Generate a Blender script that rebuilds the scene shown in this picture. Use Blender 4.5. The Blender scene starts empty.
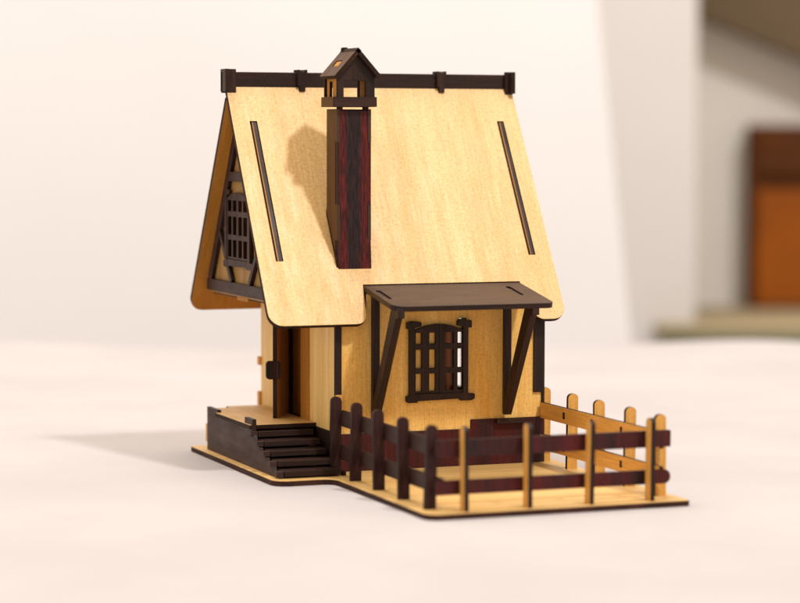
import bpy, bmesh, math, random
from mathutils import Vector
random.seed(7)
S = 0.0125                      # one model unit is 12.5 mm
SC = bpy.context.scene
COL = SC.collection
V = Vector

# ------------------------------------------------------------------ materials
def new_mat(name):
    m = bpy.data.materials.new(name); m.use_nodes = True
    nt = m.node_tree
    return m, nt, nt.nodes['Principled BSDF']

def nd(nt, kind, **kw):
    n = nt.nodes.new(kind)
    for k, v in kw.items():
        if k.startswith('i_'):
            n.inputs[k[2:]].default_value = v
        else:
            setattr(n, k, v)
    return n

def noise(nt, vec, sx, sy, detail=3.0, rough=0.55, dist=0.0):
    mp = nd(nt, 'ShaderNodeMapping'); mp.inputs['Scale'].default_value = (sx, sy, 1)
    nt.links.new(vec, mp.inputs['Vector'])
    n = nd(nt, 'ShaderNodeTexNoise')
    n.inputs['Scale'].default_value = 1.0; n.inputs['Detail'].default_value = detail
    n.inputs['Roughness'].default_value = rough; n.inputs['Distortion'].default_value = dist
    nt.links.new(mp.outputs['Vector'], n.inputs['Vector'])
    return n.outputs['Fac']

def ramp(nt, fac, stops):
    r = nd(nt, 'ShaderNodeValToRGB')
    e = r.color_ramp.elements
    while len(e) < len(stops): e.new(0.5)
    for k, (p, c) in enumerate(stops):
        e[k].position = p; e[k].color = (*c, 1) if len(c) == 3 else c
    nt.links.new(fac, r.inputs['Fac'])
    return r.outputs['Color']

def mixc(nt, fac, a, b, blend='MIX'):
    m = nd(nt, 'ShaderNodeMix', data_type='RGBA', blend_type=blend)
    for sock, v in ((m.inputs[0], fac), (m.inputs[6], a), (m.inputs[7], b)):
        if isinstance(v, (int, float)): sock.default_value = v
        elif isinstance(v, tuple): sock.default_value = (*v, 1)
        else: nt.links.new(v, sock)
    return m.outputs[2]

def g(v): return (v, v, v)

def wood(name, c1, c2, rough=0.45, streak=(1.1, .07), fleck=.10, fibre=.16, pore=.0, bump=.12, spec=.4):
    m, nt, b = new_mat(name)
    uv = nd(nt, 'ShaderNodeUVMap', uv_map='grain').outputs['UV']
    base = ramp(nt, noise(nt, uv, *streak, detail=5, dist=.6), [(.32, c1), (.68, c2)])
    f = ramp(nt, noise(nt, uv, 13, .5, detail=4), [(.3, g(1 - fibre)), (.7, g(1 + fibre * .5))])
    base = mixc(nt, 1.0, base, f, 'MULTIPLY')
    k = ramp(nt, noise(nt, uv, 7, 11, detail=3, rough=.7), [(.35, g(1 - fleck)), (.65, g(1 + fleck * .6))])
    base = mixc(nt, 1.0, base, k, 'MULTIPLY')
    if pore:
        p = ramp(nt, noise(nt, uv, 22, 5, detail=2, rough=.6), [(.54, g(1)), (.66, g(1 - pore))])
        base = mixc(nt, 1.0, base, p, 'MULTIPLY')
    nt.links.new(base, b.inputs['Base Color'])
    rr = ramp(nt, noise(nt, uv, 2.0, .6), [(.3, g(rough - .07)), (.7, g(rough + .1))])
    nt.links.new(rr, b.inputs['Roughness'])
    b.inputs['Specular IOR Level'].default_value = spec
    bp = nd(nt, 'ShaderNodeBump'); bp.inputs['Strength'].default_value = bump
    bp.inputs['Distance'].default_value = .02 * S
    nt.links.new(noise(nt, uv, 16, 1.6, detail=4), bp.inputs['Height'])
    nt.links.new(bp.outputs['Normal'], b.inputs['Normal'])
    return m

MAPLE = wood('pale_maple', (.715, .465, .205), (.62, .37, .132), rough=.42, fleck=.15, fibre=.15, pore=.20, bump=.3, spec=.3)
WALLW = wood('amber_maple', (.90, .58, .185), (.80, .43, .095), rough=.55, spec=.22, streak=(.9, .22), fleck=.10, fibre=.16, pore=.18)
PALEW = wood('yellow_maple', (.92, .64, .25), (.78, .48, .15), rough=.5, streak=(1.6, .05), fleck=.05, fibre=.18)
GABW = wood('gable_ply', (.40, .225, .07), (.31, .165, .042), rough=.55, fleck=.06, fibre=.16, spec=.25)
BASEW = wood('base_maple', (.64, .40, .145), (.53, .31, .10), rough=.5, fleck=.06, fibre=.16)
INNER = wood('inner_ply', (.50, .215, .030), (.38, .15, .018), rough=.6, streak=(.7, .2), fleck=.10, fibre=.16, spec=.25)
JAMBW = wood('door_ply', (.50, .235, .065), (.36, .15, .036), rough=.55, fleck=.1, fibre=.22, spec=.25)
INDK = wood('red_brown_ply', (.17, .045, .010), (.11, .028, .007), rough=.6, fleck=.1, fibre=.25, spec=.2)
TANW = wood('picket_ply', (.76, .415, .105), (.62, .305, .06), rough=.5, fleck=.10, fibre=.2, spec=.3)
DARK = wood('dark_stain', (.042, .018, .012), (.015, .0065, .0055), rough=.48, fleck=.2, fibre=.45, spec=.22)
GREYD = wood('dull_stain', (.056, .026, .021), (.034, .016, .0135), rough=.55, fleck=.08, fibre=.25, spec=.25)
CANOP = wood('brown_stain', (.055, .025, .014), (.036, .016, .009), rough=.5, fleck=.08, fibre=.18, spec=.3)
def rosewood():
    m, nt, b = new_mat('rosewood_stain')
    uv = nd(nt, 'ShaderNodeUVMap', uv_map='grain').outputs['UV']
    sep = nd(nt, 'ShaderNodeSeparateXYZ'); nt.links.new(uv, sep.inputs[0])
    n1 = noise(nt, uv, 2.6, .35, detail=4, dist=.5)
    a = nd(nt, 'ShaderNodeMath', operation='MULTIPLY_ADD'); nt.links.new(n1, a.inputs[0]); a.inputs[1].default_value = .34; a.inputs[2].default_value = -.17
    c = nd(nt, 'ShaderNodeMath', operation='MULTIPLY_ADD'); nt.links.new(sep.outputs[0], c.inputs[0]); c.inputs[1].default_value = 1/1.45; c.inputs[2].default_value = -.97/1.45
    d = nd(nt, 'ShaderNodeMath', operation='ADD'); nt.links.new(a.outputs[0], d.inputs[0]); nt.links.new(c.outputs[0], d.inputs[1])
    dk, rd = (.020, .009, .010), (.105, .008, .007)
    col = ramp(nt, d.outputs[0], [(.0, (.03, .009, .009)), (.2, rd), (.36, dk), (.62, dk), (.76, rd), (1, (.05, .009, .009))])
    f = ramp(nt, noise(nt, uv, 13, 1.5, detail=5, rough=.7), [(.40, g(.35)), (.62, g(1.35))])
    nt.links.new(mixc(nt, 1.0, col, f, 'MULTIPLY'), b.inputs['Base Color'])
    b.inputs['Roughness'].default_value = .5; b.inputs['Specular IOR Level'].default_value = .22
    return m
REDW = rosewood()
RAILW = wood('maroon_stain', (.022, .010, .011), (.085, .010, .010), rough=.5, streak=(.75, .12), fleck=.25, fibre=.35, spec=.2)
REDD = wood('red_brown_stain', (.046, .013, .012), (.024, .009, .009), rough=.5, fleck=.2, fibre=.35, spec=.22)
BROWN = wood('brown_ply', (.092, .038, .010), (.060, .025, .007), rough=.5, fleck=.1, fibre=.25, spec=.25)
BURNT = wood('burnt_edge', (.040, .016, .008), (.018, .008, .005), rough=.65, streak=(.8, .8), fleck=.4, fibre=.35, spec=.15)
BASEED = wood('base_edge', (.070, .024, .018), (.028, .011, .009), rough=.65, streak=(.8, .8), fleck=.4, fibre=.3, spec=.15)

# ------------------------------------------------------------------ mesh helpers
def uvwrite(bm, face, fn):
    lay = bm.loops.layers.uv.get('grain') or bm.loops.layers.uv.new('grain')
    for l in face.loops: l[lay].uv = fn(l.vert.co / S)

class MB:
    """collects thin plywood pieces and blocks, then links them as one mesh object"""
    def __init__(self):
        self.bm = bmesh.new(); self.lay = self.bm.loops.layers.uv.new('grain'); self.mats = []
    def mi(self, m):
        if m not in self.mats: self.mats.append(m)
        return self.mats.index(m)
    def ply(self, outer, t, o, u, v, front, back=None, edge=None, holes=(), grain='v', off=None):
        """outline in the (u, v) frame at o; the front face looks along u x v, the board is t thick behind it"""
        back = back or front; edge = edge or BURNT
        o, u, v = V(o), V(u).normalized(), V(v).normalized(); w = u.cross(v)
        off = off or (random.uniform(0, 50), random.uniform(0, 50))
        def area(p): return sum(p[i][0]*p[(i+1) % len(p)][1]-p[(i+1) % len(p)][0]*p[i][1] for i in range(len(p)))
        loops = []
        for k, p in enumerate([outer] + list(holes)):
            p = list(p)
            if (area(p) > 0) != (k == 0): p.reverse()
            loops.append(p)
        bm = self.bm
        def P(q, d): return (o + u*q[0] + v*q[1] + w*d) * S
        tmp = bmesh.new(); fl = []; n = 0
        for p in loops:
            vs = [tmp.verts.new((q[0], q[1], 0)) for q in p]
            for i in range(len(vs)): tmp.edges.new((vs[i], vs[(i+1) % len(vs)]))
        tmp.verts.index_update(); flat = [q for p in loops for q in p]
        bmesh.ops.triangle_fill(tmp, use_beauty=True, use_dissolve=False, edges=tmp.edges[:], normal=(0, 0, 1))
        tris = []
        for f in tmp.faces:
            ids = [x.index for x in f.verts]
            a, b_, c = (flat[i] for i in ids)
            if (b_[0]-a[0])*(c[1]-a[1])-(c[0]-a[0])*(b_[1]-a[1]) < 0: ids.reverse()
            tris.append(ids)
        tmp.free()
        A = [bm.verts.new(P(q, 0)) for q in flat]; B = [bm.verts.new(P(q, -t)) for q in flat]
        def uvf(face, get):
            for l in face.loops:
                x, y = get(l.vert)
                l[self.lay].uv = (x+off[0], y+off[1]) if grain == 'v' else (y+off[0], x+off[1])
        def loc(vert):
            d = vert.co/S - o; return d.dot(u), d.dot(v)
        for ids in tris:
            f = bm.faces.new([A[i] for i in ids]); f.material_index = self.mi(front); uvf(f, loc)
            f = bm.faces.new([B[i] for i in reversed(ids)]); f.material_index = self.mi(back); uvf(f, loc)
        n = 0
        for p in loops:
            m = len(p); s = 0
            for i in range(m):
                j = (i+1) % m
                f = bm.faces.new((A[n+j], A[n+i], B[n+i], B[n+j])); f.material_index = self.mi(edge)
                L = math.dist(p[i], p[j])
                for l, q in zip(f.loops, ((s+L, 0), (s, 0), (s, t), (s+L, t))): l[self.lay].uv = (q[1]*1.5+off[0], q[0]+off[1])
                s += L
            n += m
        return self
    def build(self, name, parent=None, bevel=.018):
        me = bpy.data.meshes.new(name)
        self.bm.to_mesh(me); self.bm.free()
        for m in self.mats: me.materials.append(m)
        ob = bpy.data.objects.new(name, me); COL.objects.link(ob)
        if parent: ob.parent = parent
        if bevel:
            md = ob.modifiers.new('soft_edges', 'BEVEL'); md.width = bevel*S; md.segments = 2
            md.limit_method = 'ANGLE'; md.angle_limit = math.radians(50); md.material = -1
        return ob

def rect(x0, x1, y0, y1): return [(x0, y0), (x1, y0), (x1, y1), (x0, y1)]

def rounded(pts, radii, seg=6):
    out = []; n = len(pts)
    if not isinstance(radii, (list, tuple)): radii = [radii]*n
    for i in range(n):
        p, a, b = V((*pts[i], 0)), V((*pts[i-1], 0)), V((*pts[(i+1) % n], 0)); r = radii[i]
        if r <= 0: out.append(tuple(p.xy)); continue
        d1, d2 = (a-p).normalized(), (b-p).normalized()
        h = math.acos(max(-1, min(1, d1.dot(d2))))/2
        L = r/math.tan(h); c = p + (d1+d2).normalized()*(r/math.sin(h))
        s, e = p + d1*L - c, p + d2*L - c
        for k in range(seg+1):
            q = s.lerp(e, k/seg).normalized()*r if k not in (0, seg) else (s if k == 0 else e)
            # slerp-ish: even angles
            ang = math.acos(max(-1, min(1, s.normalized().dot(e.normalized()))))
            t = k/seg
            q = (s*math.sin((1-t)*ang)+e*math.sin(t*ang))/math.sin(ang)
            out.append(((c+q).x, (c+q).y))
    return out

X, Y, Z = (1, 0, 0), (0, 1, 0), (0, 0, 1)
NX, NY = (-1, 0, 0), (0, -1, 0)

# ------------------------------------------------------------------ the model house
house = bpy.data.objects.new('model_house', None); COL.objects.link(house)
house.empty_display_size = .02
house['label'] = 'small wooden model cottage with pale steep roof and fenced yard on white cloth'
house['category'] = 'model house'

YR, ZR, YE, ZE = 16.185, 14.639, 10.707, 5.694
XL, XR = -2.109, 10.123
WL, WR, WF, WB = .712, 9.375, 11.307, 20.6
T = .2
SLOPE = (ZR-ZE)/(YR-YE)
SD = V((0, YE-YR, ZE-ZR)); SLEN = SD.length; SD.normalize()

# base plate
b = MB()
o_ = rounded([(-2.307, 20.9), (-2.307, 9.52), (0, 9.52), (0, 0), (10, 0), (10, 20.9)], [.3, .55, .5, .5, .18, .3])
b.ply(o_, T, (0, 0, 0), X, Y, BASEW, BASEW, BASEED, grain='u')
b.build('base_plate', house)

# ---- walls
def roof_under(y): return ZR - abs(YR-y)*SLOPE - .47
b = MB()
win_hole = rect(5.02, 5.98, 2.9, 5.28)
tab_hole = rect(5.79, 6.08, 5.69, 5.77)
b.ply([(WL, 0), (WR, 0), (WR, 6.12), (8.44, 6.12), (8.44, 6.80), (1.94, 6.80), (1.94, 6.12), (WL, 6.12)], T, (0, WF, 0), X, Z, WALLW, INNER, BURNT, holes=[win_hole, tab_hole])
front = b.build('wall', house)
front['label'] = 'amber front wall under the dark canopy'
# dark corner strips and plinth of the front wall
b = MB(); b.ply(rect(WL-.03, .925, 1.75, 6.15), .12, (0, WF-.085, 0), X, Z, DARK, DARK); b.ply(rect(WL-.04, 1.0, 2.68, 2.96), .1, (0, WF-.11, 0), X, Z, TANW, TANW, TANW)
b.build('corner_strip', front)
b = MB(); b.ply([(9.3, 1.8), (9.41, 1.8), (9.41, 6.15), (8.95, 6.15), (8.95, 2.77), (9.3, 2.77)], .12, (0, WF-.085, 0), X, Z, DARK, DARK)
b.build('corner_strip', front)
b = MB()
b.ply([(WL-.04, -0.0), (9.42, 0), (9.42, 1.80), (6.28, 1.80), (6.28, 1.44), (WL-.04, 1.44)], .2, (0, WF-.085, 0), X, Z, RAILW, DARK, grain='v')
b.ply(rect(7.3, 8.5, 1.62, 1.80), .16, (0, WF-.285, 0), X, Z, DARK, DARK, grain='u')
b.build('plinth', front)
# left wall with the doorway
b = MB()
b.ply([(-WB, 1.5), (-17.35, 1.5), (-17.35, 5.75), (-15.2, 5.75), (-15.2, 1.5), (-WF-T-.003, 1.5), (-WF-T-.003, 6.5), (-WB, 6.5)], T, (WL, 0, 0), NY, Z, PALEW, INNER, BURNT)
left = b.build('wall', house); left['label'] = 'yellowish side wall with the doorway'
b = MB(); b.ply(rect(-15.18, -14.36, 1.62, 6.4), .1, (WL-.105, 0, 0), NY, Z, INNER, INNER, INNER); b.build('door_jamb', left)
b = MB(); b.ply(rect(-13.6, -WF-.12, 0, 1.5), .2, (WL-.02, 0, 0), NY, Z, DARK, DARK, grain='u'); b.build('plinth', left)
b = MB()
b.ply(rect(-20.78, -20.5, 3.3, 3.65), .25, (WL-.11, 0, 0), NY, Z, TANW, TANW, TANW)
b.ply(rect(-20.78, -20.5, 1.62, 2.2), .25, (WL-.11, 0, 0), NY, Z, TANW, TANW, TANW)
b.build('wall_tab', left)
# right wall, with a window opening near the back corner
b = MB()
b.ply(rect(WF+T+.003, WB, 0, 6.3), T, (WR, 0, 0), Y, Z, WALLW, INNER, BURNT, holes=[rect(19.3, 20.52, 2.2, 5.9)])
b.build('wall', house)
b = MB()
b.ply(rect(-WR+T+.003, -WL-T-.003, 0, 6.3), T, (0, WB, 0), NX, Z, WALLW, INDK, BURNT)
b.build('wall', house)
# floors
b = MB(); b.ply(rect(WL+T+.01, WR-T-.01, WF+T+.01, WB-T-.01), T, (0, 0, 1.55), X, Y, INDK, INNER, grain='u'); b.build('floor', house)
b = MB(); b.ply(rect(-1.38, WR-.01, 11.9, 20.45), T, (0, 0, 6.55), X, Y, INNER, INNER, BURNT, grain='u'); b.build('upper_floor', house)
b = MB(); b.ply(rect(-17.9, -14.0, 1.56, 6.1), .15, (1.2, 0, 0), NY, Z, INNER, INDK); b.build('inner_partition', house)

# ---- roof
def slope_frame(back=False):
    if not back: return (0, YR, ZR), X, -SD
    d = V((0, -SD.y, SD.z)); return (0, YR, ZR), NX, -d
o, u, v = slope_frame()
nt_ = -8.80
outl = rounded([(XL, .27), (XL, -SLEN), (1.78, -SLEN), (1.92, nt_), (8.47, nt_), (8.82, -SLEN), (XR, -SLEN), (XR, .27)],
               [0, .55, .45, 0, 0, .45, .55, 0])
slots = [rect(-1.40, -1.10, -7.72, -1.46), rect(9.135, 9.43, -7.62, -1.42)]
CH0, CH1, CY0, CY1 = .99, 2.40, 11.95, 13.15       # chimney footprint
b = MB(); b.ply(outl, .22, o, u, v, MAPLE, INNER, BURNT, holes=slots)
rf = b.build('roof_panel', house)
rf['label'] = 'pale front roof panel with two dark battens let in'
for x0, x1, s0, s1 in ((-1.31, -1.115, 1.475, 7.705), (9.24, 9.415, 1.435, 7.605)):
    b = MB(); b.ply(rect(x0, x1, -s1, -s0), .26, V(o)-V(u).cross(V(v))*.03, u, v, DARK, DARK, BROWN)
    b.ply(rect(x0-.003, x0+.04, -s1, -s0), .2, V(o)-V(u).cross(V(v))*.022, u, v, JAMBW, DARK, JAMBW)
    b.ply(rect(x0-.08, x0-.004, -s1, -s0), .2, V(o)-V(u).cross(V(v))*.10, u, v, BURNT, BURNT, BURNT)
    b.build('batten', rf)
o2, u2, v2 = slope_frame(True)
outl2 = rounded([(-XR, -.37), (-XR, -SLEN), (-XL, -SLEN), (-XL, -.37)], [0, .55, .55, 0])
b = MB(); b.ply(outl2, .22, o2, u2, v2, MAPLE, INNER, BURNT)
b.build('roof_panel', house)

# ridge beam with its clips
b = MB(); b.ply(rect(-2.25, 10.1, 14.5, 15.33), .2, (0, YR+.06, 0), X, Z, DARK, DARK, grain='u')
ridge = b.build('ridge_beam', house)
def clip(xc, w, z0, z1, dep):
    b = MB()
    b.ply(rounded(rect(xc-w/2, xc+w/2, z0, z1), .05, 3), dep, (0, YR-dep/2-.16, 0), X, Z, DARK, DARK)
    return b
def clip2(xc):
    b = MB()
    pts = [(xc-.2, 15.44), (xc-.2, 14.82), (xc-.12, 14.78), (xc-.12, 14.58), (xc+.12, 14.58), (xc+.12, 14.78), (xc+.2, 14.82), (xc+.2, 15.44), (xc+.1, 15.44), (xc+.06, 15.37), (xc-.06, 15.37), (xc-.1, 15.44)]
    b.ply(pts, .17, (0, YR-.105, 0), X, Z, DARK, DARK)
    b.ply(pts, .17, (0, YR+.275, 0), X, Z, DARK, DARK)
    return b
for xc in (1.02, 6.98): clip2(xc).build('ridge_clip', ridge)
for s, xc in ((-1, -2.10), (1, 10.03)):
    b = MB()
    # two end plates, one across the gable and one along the ridge
    b.ply(rect(-.34, .34, 14.55, 15.44), .17, (xc+s*.1 if s > 0 else xc+.02, YR, 0), Y, Z, DARK, DARK)
    b.ply(rect(xc-.08 if s < 0 else xc-.25, xc+.36 if s < 0 else xc+.08, 14.52, 15.44), .15, (0, YR-.105, 0), X, Z, DARK, DARK)
    b.build('ridge_clip', ridge)

# ---- left gable
GX = -1.42
ga = ZR-.47
def gw(z): return (ga-z)/SLOPE
b = MB()
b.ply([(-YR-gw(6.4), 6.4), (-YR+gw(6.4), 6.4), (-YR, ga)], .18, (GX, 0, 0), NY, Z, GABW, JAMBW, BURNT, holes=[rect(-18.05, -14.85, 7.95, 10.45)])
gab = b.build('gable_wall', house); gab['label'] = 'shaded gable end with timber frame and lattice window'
def bar(p, q, w, t=.17, x=None, mat=GREYD, name='timber', parent=None):
    """bar in the gable plane from (y, z) p to q"""
    p, q = V((-p[0], p[1], 0)), V((-q[0], q[1], 0)); d = (q-p).normalized(); s = V((-d.y, d.x, 0))*w/2
    pts = [tuple((p-s).xy), tuple((q-s).xy), tuple((q+s).xy), tuple((p+s).xy)]
    b = MB(); b.ply(pts, t, (x if x is not None else GX-.185, 0, 0), NY, Z, mat, DARK, DARK, grain='u')
    return b.build(name, parent)
GT = GX-.172
bar((YR+gw(6.72)-.03, 6.74), (YR-gw(6.72)+.03, 6.74), .46, x=GT, parent=gab)
for s in (1, -1):
    bar((YR+s*(gw(7.0)-.26), 7.0), (YR+s*.2, ga-.62), .42, t=.165, x=GT-.006, parent=gab)
    bar((YR+s*2.95, 9.2), (YR+s*1.15, 6.98), .24, t=.16, x=GT-.012, parent=gab)
bar((YR+gw(11.2)-.3, 11.2), (YR-gw(11.2)+.3, 11.2), .38, t=.16, x=GT-.018, parent=gab)
b = MB(); b.ply(rect(-17.0, -15.6, 6.28, 6.5), .2, (GX-.02, 0, 0), NY, Z, INNER, INNER, INNER); b.build('floor_tab', gab)
b = MB()
b.ply([(YR-gw(6.4), 6.4), (YR+gw(6.4), 6.4), (YR, ga)], .18, (WR+.02, 0, 0), Y, Z, MAPLE, JAMBW, BURNT); b.build('gable_wall', house)

# ---- windows (frame > two sashes)
def window(o, u, sx, sz, mats, th, panes=(((.38, .63), (.94, 1.2)), ((1.58, 1.95), (2.12, 2.325)))):
    """design in front wall units about its lower left corner; o is the corner, sx sz stretch it"""
    fm, em = mats
    def q(pts): return [(x*sx, z*sz) for x, z in pts]
    f = MB()
    # frame: jambs, sill with feet, ears at the top
    fr = [(.12, .28), (0, .26), (0, .05), (.08, 0), (.45, 0), (.45, .06), (2.2, .1), (2.25, .02), (2.7, .02), (2.84, .08), (2.84, .28), (2.56, .3),
          (2.56, 2.86), (2.7, 2.86), (2.7, 3.14), (2.52, 3.14), (2.46, 3.2), (2.2, 3.2), (2.12, 3.1), (2.12, 2.95), (2.34, 2.9), (2.34, .34), (.33, .34), (.33, 2.9),
          (.6, 2.95), (.6, 3.12), (.2, 3.16), (.16, 3.12), (0.02, 3.12), (0.02, 2.86), (.12, 2.86)]
    f.ply(q(fr), th, o, u, Z, fm, DARK, em)
    def arch(x0, x1, hi_right):
        pts = [(x0, .36), (x1, .36)]
        n = 7
        xs = [x1+(x0-x1)*k/n for k in range(n+1)]
        for x in xs: pts.append((x, 2.74+.29*math.cos((x-1.33)/1.0*1.35)))
        return pts
    W = V(u).normalized().cross(V(Z))
    sashes = []
    for (x0, x1, cols) in ((.335, 1.335, panes[0]), (1.345, 2.335, panes[1])):
        m = MB(); holes = []
        for (a, c) in cols:
            for (z0, z1) in ((.44, 1.12), (1.33, 2.05), (2.27, 2.70)):
                holes.append(q(rect(a, c, z0, z1)))
        m.ply(q(arch(x0, x1, 0)), th*.7, V(o)-W*.03, u, Z, fm, DARK, em, holes=holes)
        sashes.append(m)
    return f, sashes
f, ss = window((3.55, WF-.205, 2.55), X, 1, 1, (DARK, DARK), .2)
wi = f.build('window', house); wi['label'] = 'dark lattice window in the front wall'
for m in ss: m.build('sash', wi)
f, ss = window((GX-.17, 18.4, 7.55), NY, 1.36, 1.0, (GREYD, DARK), .10, (((.40, .76), (.90, 1.24)), ((1.44, 1.78), (1.92, 2.27))))
wi = f.build('window', house); wi['label'] = 'lattice window in the gable end'
for m in ss: m.build('sash', wi)

# ---- door, standing open
hy, fx, fy = 17.3, -.40, 15.35
du = V((WL-fx, hy-fy, 0)); dl = du.length; du.normalize()
b = MB()
nrm = du.cross(V(Z))
b.ply(rect(0, dl, 1.66, 5.7), .19, V((fx, fy, 0))+nrm*.1, du, Z, JAMBW, TANW, BURNT)
door = b.build('door', house); door['label'] = 'brown door standing ajar'
b = MB()
b.ply(rounded(rect(-.35, .24, 3.22, 3.95), .14, 4), .16, V((fx, fy, 0))-V(Y)*.04, X, Z, DARK, DARK); b.build('handle', door)

# ---- porch and staircase
b = MB(); b.ply([(-2.02, 13.55), (.69, 13.55), (.69, 20.3), (-.9, 20.3), (-.9, 19.75), (-1.85, 19.75), (-1.85, 18.2), (-2.02, 18.2)], .17, (0, 0, 1.66), X, Y, BASEW, INNER, BURNT, grain='v')
porch = b.build('porch', house)
b = MB()
prof = [(-19.6, 0), (-10.15, 0), (-10.15, .14), (-10.95, .2), (-11.05, .46), (-11.8, .5), (-11.9, .76), (-12.6, .8), (-12.7, 1.05), (-13.3, 1.1), (-13.42, 1.38), (-13.5, 1.40),
        (-13.5, 1.88), (-14.5, 1.88), (-14.5, 1.48), (-18.15, 1.48), (-18.15, 1.76), (-19.6, 1.76)]
b.ply(prof, .17, (-1.93, 0, 0), NY, Z, GREYD, DARK, DARK, grain='u'); b.build('side_panel', porch)
b = MB(); b.ply(rect(-.6, 1.9, 0, 1.48), .16, (-1.2, 19.45, 0), X, Z, DARK, DARK, grain='u'); b.build('back_panel', porch)
b = MB(); b.ply(rect(-19.84, -19.62, .3, 1.05), .2, (-1.92, 0, 0), NY, Z, TANW, TANW, TANW); b.build('panel_tab', porch)
b = MB()
b.ply(rect(-13.45, -10.2, .0, .16), .14, (.60, 0, 0), NY, Z, DARK, DARK, grain='u')
b.ply(rect(-1.74, .46, 0, 1.44), .1, (0, 13.75, 0), X, Z, DARK, DARK, grain='u')
stair = b.build('staircase', house)
for k in range(5):
    y0 = 10.12 + .79*k; z1 = .27 + .288*k
    b = MB()
    b.ply(rounded([(-1.74, y0), (.52, y0), (.52, y0+1.0), (-1.74, y0+1.0)], [.05, .05, 0, 0], 3), .2, (0, 0, z1), X, Y, DARK, DARK, DARK, grain='u')
    b.ply(rect(-2.03, -1.745, y0+.1, y0+.4), .19, (0, 0, z1-.005), X, Y, GREYD, DARK, GREYD, grain='u')
    b.build('step', stair, bevel=.03)

# ---- canopy over the window
cb, cf = V((0, 11.72, 7.12)), V((0, 8.2, 6.5))
cv = (cb-cf); cl = cv.length; cv.normalize()
b = MB()
sl = []
for x in (2.62, 7.83): sl.append([])
def capsule(x0, y0, x1, y1, w):
    d = V((x1-x0, y1-y0, 0)).normalized(); s = V((-d.y, d.x, 0))*w/2
    p = [V((x0, y0, 0))-s, V((x1, y1, 0))-s, V((x1, y1, 0))+s, V((x0, y0, 0))+s]
    return rounded([tuple(q.xy) for q in p], w*.35, 3)
cslots = [capsule(2.2, cl-.95, 2.2, cl-2.35, .2), capsule(7.68, cl-.75, 7.68, cl-2.2, .2)]
b.ply(rounded([(1.92, 0), (8.46, 0), (8.46, cl), (1.92, cl)], [.5, .3, 0, 0]), .2, cf, X, cv, CANOP, DARK, DARK, grain='u', holes=cslots)
can = b.build('canopy', house, bevel=.03); can['label'] = 'dark sloping canopy over the window'
for x, sl_ in ((2.2, 0), (7.68, 1)):
    b = MB()      # the tongues that fill the slots, a little below the surface
    b.ply(rect(x-.08, x+.08, cl-2.2, cl-.9), .12, cf-V(X).cross(cv)*.05, X, cv, DARK, DARK, DARK)
    # post on the wall and strut out to the canopy, cut from one board
    yo = WF - .21
    b.ply([(-yo, 2.05), (-yo+.02, 1.98), (-yo+.28, 1.98), (-yo+2.62, 6.02), (-yo+2.86, 6.06), (-yo+2.86, 6.42), (-yo+2.2, 6.50), (-yo+.25, 2.75),
           (-yo+.25, 6.72), (-yo, 6.76)], .28, (x-.14, 0, 0), NY, Z, DARK, DARK, DARK)
    b.build('bracket', can)

# ---- chimney
def zroof(y): return ZR-(YR-y)*SLOPE
ch_top = 13.85
b = MB()
zb = zroof(CY0)-.02
W0, W1, N0, N1 = CH0, CH1, CH0+.13, CH1-.16
fr = [(W0+.06, zb), (W1, zb), (W1-.03, 8.83), (N1, 8.83), (N1, 10.2), (W1-.02, 10.2), (W1-.02, 12.6), (N1, 12.6), (N1, ch_top-.06), (N0, ch_top-.06), (N0, 12.6), (W0+.02, 12.6), (W0+.02, 10.2), (N0, 10.2), (N0, 8.83), (W0+.03, 8.83)]
b.ply(fr, .2, (0, CY0, 0), X, Z, REDW, DARK, DARK, off=(1e-6, 0))
chim = b.build('chimney', house); chim['label'] = 'dark red striped chimney with a little roofed cap'
for x0, fac in ((CH0, 1), (CH1-.16, 0)):
    b = MB()
    pts = [(-CY1, zroof(CY1)), (-CY0-.21, zroof(CY0+.21)), (-CY0-.21, 8.82), (-CY0-.012, 8.82), (-CY0-.012, 10.21), (-CY0-.21, 10.21), (-CY0-.21, 12.59), (-CY0-.012, 12.59), (-CY0-.012, ch_top), (-CY1, ch_top)]
    b.ply(pts, .13, (x0+(0 if fac else 0.015), 0, 0), NY, Z, BROWN, BROWN, CANOP); b.build('side_plate', chim)
b = MB(); b.ply(rect(-CH1+.15, -CH0-.135, zroof(CY1)-.1, ch_top), .15, (0, CY1, 0), NX, Z, BROWN, BROWN); b.build('back_plate', chim)
b = MB()
b.ply([(-CY1-.05, zroof(CY1+.05)+.02), (-CY0-.02, zroof(CY0+.02)+.02), (-CY0-.02, zroof(CY0)+.4), (-CY1-.05, zroof(CY1+.05)+.25)], .1, (CH0-.005, 0, 0), NY, Z, BURNT, BURNT); b.build('gap_strip', chim)  # strip coloured dark in place of the shadowed gap at the roof slot
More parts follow.
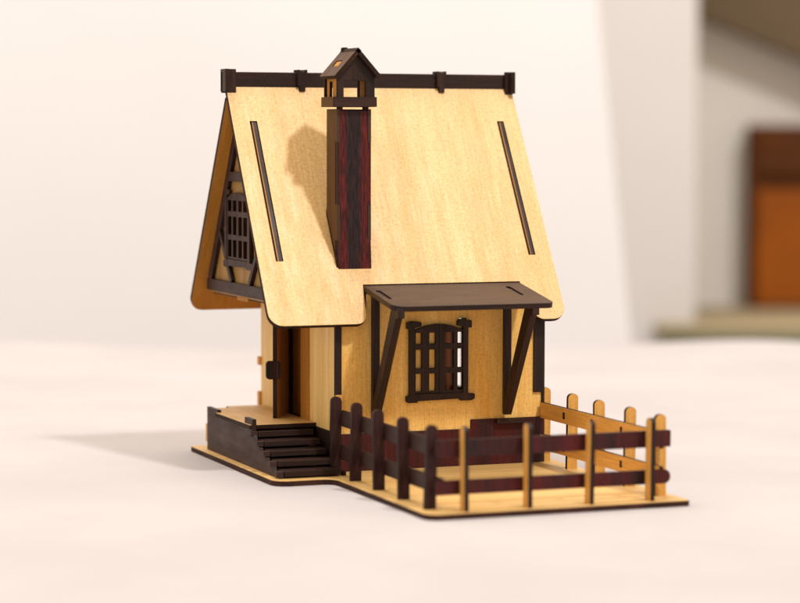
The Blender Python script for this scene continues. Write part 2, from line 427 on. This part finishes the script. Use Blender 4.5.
# cap: band, walls with openings, gabled roof
BY0, BY1 = 11.7, 13.25
b = MB()
b.ply(rect(.80, 2.53, 13.93, 14.31), .16, (0, BY0, 0), X, Z, DARK, DARK, grain='u')
b.ply(rect(-BY1, -BY0-.165, 13.93, 14.31), .16, (.80, 0, 0), NY, Z, BROWN, DARK, grain='u')
b.ply(rect(BY0+.165, BY1, 13.93, 14.31), .16, (2.53, 0, 0), Y, Z, DARK, DARK, grain='u')
b.ply(rect(-2.365, -.965, 13.93, 14.31), .16, (0, BY1, 0), NX, Z, DARK, DARK, grain='u')
b.ply(rect(1.05, 1.25, 13.7, 13.95), .2, (0, CY0+.05, 0), X, Z, BURNT, BURNT)
b.ply(rect(2.1, 2.3, 13.7, 13.95), .2, (0, CY0+.05, 0), X, Z, BURNT, BURNT)
b.build('cap_band', chim)
AP, AX = 16.12, 1.70
gfb = [(.94, 14.2), (1.12, 14.2), (1.12, 14.98), (2.30, 14.98), (2.30, 14.2), (2.46, 14.2), (2.46, AP-(2.46-AX)*1.12), (AX, AP), (.94, AP-(AX-.94)*1.12)]
gf = [(.94, 14.2), (1.2, 14.2), (1.2, 14.93), (2.08, 14.93), (2.08, 14.2), (2.46, 14.2), (2.46, AP-(2.46-AX)*1.12), (AX, AP), (.94, AP-(AX-.94)*1.12)]
for y, m in ((11.76, 'f'), (13.18, 'b')):
    b = MB()
    b.ply(gf if m == 'f' else gfb, .14, (0, y, 0), X, Z, GREYD if 0 else DARK, DARK); b.build('cap_wall', chim)
b = MB()
b.ply([(-13.03, 14.2), (-12.75, 14.2), (-12.75, 14.9), (-12.4, 14.9), (-12.4, 14.2), (-11.91, 14.2), (-11.91, 15.2), (-13.03, 15.2)], .12, (.97, 0, 0), NY, Z, INNER, INNER); b.build('cap_wall', chim)
b = MB()
b.ply([(12.3, 14.2), (13.03, 14.2), (13.03, 15.2), (11.91, 15.2), (11.91, 14.85), (12.3, 14.85)], .12, (2.43, 0, 0), Y, Z, INNER, INNER); b.build('cap_wall', chim)
for s in (-1, 1):
    b = MB()
    e = V((AX+s*.96, 0, AP+.06-.96*1.12)); a = V((AX, 0, AP+.06))
    d = (a-e); L = d.length; d.normalize()
    hl = [rect(.55, 1.1, L*.3, L*.5)] if s < 0 else []
    if s < 0: b.ply(rect(0, 1.76, 0, L), .17, (e.x, 13.27, e.z), NY, d, BROWN, DARK, BURNT, holes=[rect(.5, 1.15, L*.36, L*.56)])
    else: b.ply(rect(0, 1.76, 0, L), .17, (e.x, 11.51, e.z), Y, d, BROWN, DARK, BURNT)
    if s < 0:
        b.ply(rect(.52, 1.13, L*.37, L*.55), .1, V((e.x, 13.27, e.z))-V(NY).cross(d)*.03, NY, d, INNER, INNER, INNER)
        b.ply(rounded(rect(-.12, .14, 0, .17), .07, 4), .14, (AX-.02, 12.98, AP-.06), X, Z, DARK, DARK)
    b.build('cap_roof', chim)

# ---- fences: rails with pickets slotted across them
def picket_mesh(u, front):
    b = MB()
    b.ply(rounded([(-.21, 0), (.21, 0), (.21, 2.93), (-.21, 2.93)], [.02, .02, .19, .19], 5), .17, -V(u).cross(V(Z))*-.085, u, Z, front, front, DARK)
    return b
def fence(label, u, front, spots, rails):
    root = rails[0].build('fence', house); root['label'] = label
    for r in rails[1:]: r.build('rail', root)
    proto = picket_mesh(u, front).build('picket', root)
    for k, (x, y) in enumerate(spots):
        p = proto if k == 0 else proto.copy()
        if k: COL.objects.link(p); p.parent = root
        p.location = V((x, y, .0))*S
        p.rotation_euler = (random.uniform(-.018, .018), random.uniform(-.018, .018), random.uniform(-.05, .05))
    return root
def side_rail(x, y0, y1, z0, z1, outward, outer, inner, notch):
    b = MB()
    hl = [rect(n-.09, n+.09, (z0+z1)/2-.12, (z0+z1)/2+.12) if outward > 0 else rect(-n-.09, -n+.09, (z0+z1)/2-.12, (z0+z1)/2+.12) for n in notch]
    if outward < 0: b.ply(rect(-y1, -y0, z0, z1), .16, (x, 0, 0), NY, Z, outer, inner, BURNT, grain='u')
    else: b.ply(rect(y0, y1, z0, z1), .16, (x, 0, 0), Y, Z, outer, inner, BURNT, grain='u')
    return b
# tabs of the pickets come through the rails
def add_tabs(b, x, ys, z, mat):
    for y in ys: b.ply(rect(-y-.1, -y+.1, z-.14, z+.14), .05, (x, 0, 0), NY, Z, mat, mat)
ly = [1.30+2.482*k for k in range(5)]; ly[4] = 11.0
rails = [side_rail(.78, .86, 11.0, 1.80, 2.40, -1, GREYD, TANW, ly), side_rail(.78, .86, 11.0, .53, 1.10, -1, GREYD, TANW, ly)]
fence('dark stained fence on the porch side of the yard', X, REDD, [(.573, y) for y in ly], rails)
ry = [1.50+2.49*k for k in range(5)]
rails = [side_rail(9.36, .9, 11.19, 1.76, 2.38, 1, DARK, TANW, ry), side_rail(9.36, .9, 11.19, .53, 1.12, 1, DARK, TANW, ry)]
for rb, z in zip(rails, (2.07, .83)): add_tabs(rb, 9.192, ry[1:4], z, BURNT)
fence('honey coloured fence across the far side of the yard', X, TANW, [(9.53, y) for y in ry], rails)
rails = []
for z0, z1, rr in ((1.83, 2.42, .04), (.52, 1.02, .24)):
    b = MB(); b.ply(rounded([(.62, z0), (9.62, z0), (9.62, z1), (.62, z1)], [.03, rr, rr, .03], 4), .16, (0, .86-.005, 0), X, Z, RAILW, TANW, DARK, grain='v')
    rails.append(b)
fence('front fence with dark red rails and pale pickets', Y, TANW, [(x, .53) for x in (1.56, 3.93, 6.28, 8.64)], rails)

house_rot = 0
# ------------------------------------------------------------------ camera
yaw, pit, rol = -.3681, -.0673, .0017
cam = bpy.data.cameras.new('camera'); co = bpy.data.objects.new('camera', cam); COL.objects.link(co)
fw = V((-math.sin(yaw)*math.cos(pit), math.cos(yaw)*math.cos(pit), math.sin(pit)))
rt = V((math.cos(yaw), math.sin(yaw), 0)); up = rt.cross(fw)
rt2 = rt*math.cos(rol)+up*math.sin(rol); up2 = -rt*math.sin(rol)+up*math.cos(rol)
from mathutils import Matrix
C = V((-30.6479, -76.797, 12.838))
M = Matrix((rt2, up2, -fw)).transposed().to_4x4(); M.translation = C*S
co.matrix_world = M
cam.sensor_width = 36; cam.sensor_fit = 'HORIZONTAL'; cam.lens = 36*2461.8/800
cam.clip_start = .05; cam.clip_end = 50
cam.dof.use_dof = True; cam.dof.focus_distance = 95.5*S; cam.dof.aperture_fstop = 6.6
SC.camera = co

# ------------------------------------------------------------------ table, walls and the things behind
H = V((fw.x, fw.y, 0)).normalized(); RT = V((rt.x, rt.y, 0))
def room(lat, dep, z): return V((C.x, C.y, 0))+RT*lat+H*dep+V((0, 0, z))     # metres-like room frame: across, away, up (model units)

def plain(name, col, rough=.7, var=.06, scale=3.0, bump=0.0, bscale=40):
    m, nt, b = new_mat(name)
    tc = nd(nt, 'ShaderNodeTexCoord').outputs['Object']
    n = nd(nt, 'ShaderNodeTexNoise'); n.inputs['Scale'].default_value = scale; n.inputs['Detail'].default_value = 4
    nt.links.new(tc, n.inputs['Vector'])
    c = ramp(nt, n.outputs['Fac'], [(.3, tuple(x*(1-var) for x in col)), (.7, tuple(min(1, x*(1+var*.4)) for x in col))])
    nt.links.new(c, b.inputs['Base Color']); b.inputs['Roughness'].default_value = rough
    b.inputs['Specular IOR Level'].default_value = .2
    if bump:
        k = nd(nt, 'ShaderNodeTexNoise'); k.inputs['Scale'].default_value = bscale; k.inputs['Detail'].default_value = 5
        nt.links.new(tc, k.inputs['Vector'])
        bp = nd(nt, 'ShaderNodeBump'); bp.inputs['Strength'].default_value = bump; bp.inputs['Distance'].default_value = .002
        nt.links.new(k.outputs['Fac'], bp.inputs['Height']); nt.links.new(bp.outputs['Normal'], b.inputs['Normal'])
    return m
CLOTH = plain('table_cloth', (.405, .367, .362), .85, .07, 9, .6, 24)
WALLP = plain('white_paint', (.735, .705, .715), .8, .07, 1.6)
WALLG = plain('grey_paint', (.59, .555, .545), .8, .04, 2)
ALCV = plain('alcove_paint', (.66, .62, .575), .8, .06, 2)
CABW = plain('cabinet_wood', (.27, .066, .002), .75, .3, 8)
CABD = plain('cabinet_dark_wood', (.085, .022, .001), .75, .3, 8)
SHELF = plain('shelf_wood', (.33, .26, .155), .7, .15, 6)
SHGRN = plain('shelf_green_edge', (.13, .135, .08), .7, .15, 6)
SHADEB = plain('shade_board_brown', (.12, .08, .045), .7, .2, 6)  # dark brown puts the upper corner's shade into the colour

def mesh_obj(name, verts, faces, mats, fm=None, parent=None, smooth=False):
    me = bpy.data.meshes.new(name); me.from_pydata([tuple(V(v)*S) for v in verts], [], faces)
    for m in mats: me.materials.append(m)
    if fm: me.polygons.foreach_set('material_index', fm)
    if smooth: me.polygons.foreach_set('use_smooth', [True]*len(me.polygons))
    me.update()
    ob = bpy.data.objects.new(name, me); COL.objects.link(ob)
    if parent: ob.parent = parent
    return ob
def box(name, l0, l1, d0, d1, z0, z1, mat, parent=None, bev=.3, slant=0):
    vs = [room(l + (slant if z == z1 else 0)*(1 if l == l1 else 0), d, z) for z in (z0, z1) for d in (d0, d1) for l in (l0, l1)]
    fs = [(0, 2, 3, 1), (4, 5, 7, 6), (0, 1, 5, 4), (2, 6, 7, 3), (0, 4, 6, 2), (1, 3, 7, 5)]
    ob = mesh_obj(name, vs, fs, [mat], parent=parent)
    if bev:
        md = ob.modifiers.new('soft_edges', 'BEVEL'); md.width = bev*S; md.segments = 2
    return ob

# table top under a white cloth, with slight swells
from mathutils import noise as mnoise
ND, NL = 120, 120
vs, fs = [], []
for i in range(ND):
    for j in range(NL):
        d = 30 + 122*i/(ND-1); l = -70 + 140*j/(NL-1)
        p = room(l, d, 0)
        far = max(0, min(1, (d-112)/30)); side = max(0, min(1, (l-8)/14))
        near = 1 if d < 68 else 0
        h = mnoise.noise(V((l*.05, d*.04, 3)))*.35*far
        h += far*.42*math.exp(-((l-20)/6.0)**2) + far*.25*math.exp(-((l+30)/14)**2)
        h -= far*side*.25*max(0, (l-24)/10)
        h += mnoise.noise(V((l*.13, d*.09, 9)))*.13*max(0, min(1, (abs(p.x-4)+abs(p.y-10)-26)/8))
        vs.append(room(l, d, -.2+h-.003))
edge_n = len(vs)
for j in range(NL):
    q = vs[(ND-1)*NL+j]; l = -70+140*j/(NL-1)
    vs.append(q + H*.8 + V((0, 0, -.7)))
for j in range(NL):
    q = vs[(ND-1)*NL+j]
    vs.append(q + H*1.2 + V((0, 0, -22)))
for i in range(ND+1):
    for j in range(NL-1):
        a = i*NL+j; fs.append((a, a+1, a+NL+1, a+NL))
tb = mesh_obj('table', vs, fs, [CLOTH], smooth=True); tb['kind'] = 'structure'

# white wall that ends to the right of the roof, leaning edge
w = box('wall', -120, 20.0, 198, 203, -40, 70, WALLP, bev=.5); w['kind'] = 'structure'
me = w.data
for vtx in me.vertices:
    p = vtx.co/S
    if (p-V((C.x, C.y, 0))).dot(RT) > 10: vtx.co += RT*((-.104*(p.z-1.0))-1.8)*S
w = box('wall', 14, 28.4, 236, 241, -60, 80, WALLG); w['kind'] = 'structure'
w = box('wall', 25.0, 28.4, 241.1, 258, -60, 80, ALCV); w['kind'] = 'structure'
w = box('wall', 20, 110, 258.1, 263, -60, 80, ALCV); w['kind'] = 'structure'
fl = box('floor', -150, 150, 20, 290, -64, -60.1, WALLG); fl['kind'] = 'structure'
sh = bpy.data.objects.new('shelf', None); COL.objects.link(sh); sh.location = room(30, 235, -7)*S
sh['label'] = 'blurred wooden ledge with green front edge behind the table'; sh['category'] = 'shelf'
def child(ob, par):
    ob.parent = par; ob.matrix_parent_inverse = Matrix.Translation(-par.location); return ob
child(box('board', 24.4, 70, 231.5, 258, -5.8, -5.0, SHELF), sh)
child(box('front_edge', 24.6, 70, 231.0, 232.2, -7.6, -5.82, SHGRN), sh)
cb_ = bpy.data.objects.new('cabinet', None); COL.objects.link(cb_); cb_.location = room(42, 250, -5.0)*S
cb_['label'] = 'blurred orange brown wooden box standing on the ledge'; cb_['category'] = 'cabinet'
child(box('body', 36.1, 53, 254.6, 257.9, -4.98, 14.0, CABD), cb_)
child(box('door_panel', 36.8, 52, 254.0, 254.58, -4.7, 7.4, CABW), cb_)
child(box('top_drawer', 36.8, 52, 254.0, 254.58, 8.6, 13.3, CABD), cb_)
vs = [room(l, d, z) for d in (253.5, 258.0) for (l, z) in ((28.5, 26.0), (80, 5.0), (80, 42), (28.5, 42))]
lt = mesh_obj('shade_board', vs, [(0, 1, 2, 3), (7, 6, 5, 4), (0, 4, 5, 1), (1, 5, 6, 2), (2, 6, 7, 3), (3, 7, 4, 0)], [SHADEB])  # added board, its dark face and cast shadow make the dim corner
lt['label'] = 'slanting brown board added to darken the corner above the orange box'; lt['category'] = 'board'

# ------------------------------------------------------------------ light
Ldir = V((.22, -.56, .80)).normalized()
ld = bpy.data.lights.new('lamp', 'AREA'); ld.shape = 'DISK'; ld.size = .38; ld.energy = 186; ld.color = (1, .99, .97)
lo = bpy.data.objects.new('lamp', ld); COL.objects.link(lo)
tgt = V((4, 13, 6)); lo.location = (tgt+Ldir*400)*S
lo.rotation_euler = Ldir.to_track_quat('Z', 'Y').to_euler()
l2 = bpy.data.lights.new('fill_lamp', 'AREA'); l2.shape = 'DISK'; l2.size = 1.8; l2.energy = 74; l2.color = (1, .955, .90)  # added soft fill from behind and above, lifts the table shadow
l2o = bpy.data.objects.new('fill_lamp', l2); COL.objects.link(l2o)
l2o.location = room(-30, 140, 195)*S
l2o.rotation_euler = (l2o.location-tgt*S).to_track_quat('Z', 'Y').to_euler()
wd = bpy.data.worlds.new('World'); SC.world = wd; wd.use_nodes = True
bg = wd.node_tree.nodes['Background']; bg.inputs['Color'].default_value = (1, .865, .70, 1); bg.inputs['Strength'].default_value = .90

SC.view_settings.view_transform = 'Standard'; SC.view_settings.look = 'None'
SC.view_settings.exposure = 0; SC.view_settings.gamma = 1
SC.render.engine = 'CYCLES'
SC.cycles.max_bounces = 8
SC.cycles.use_denoising = True
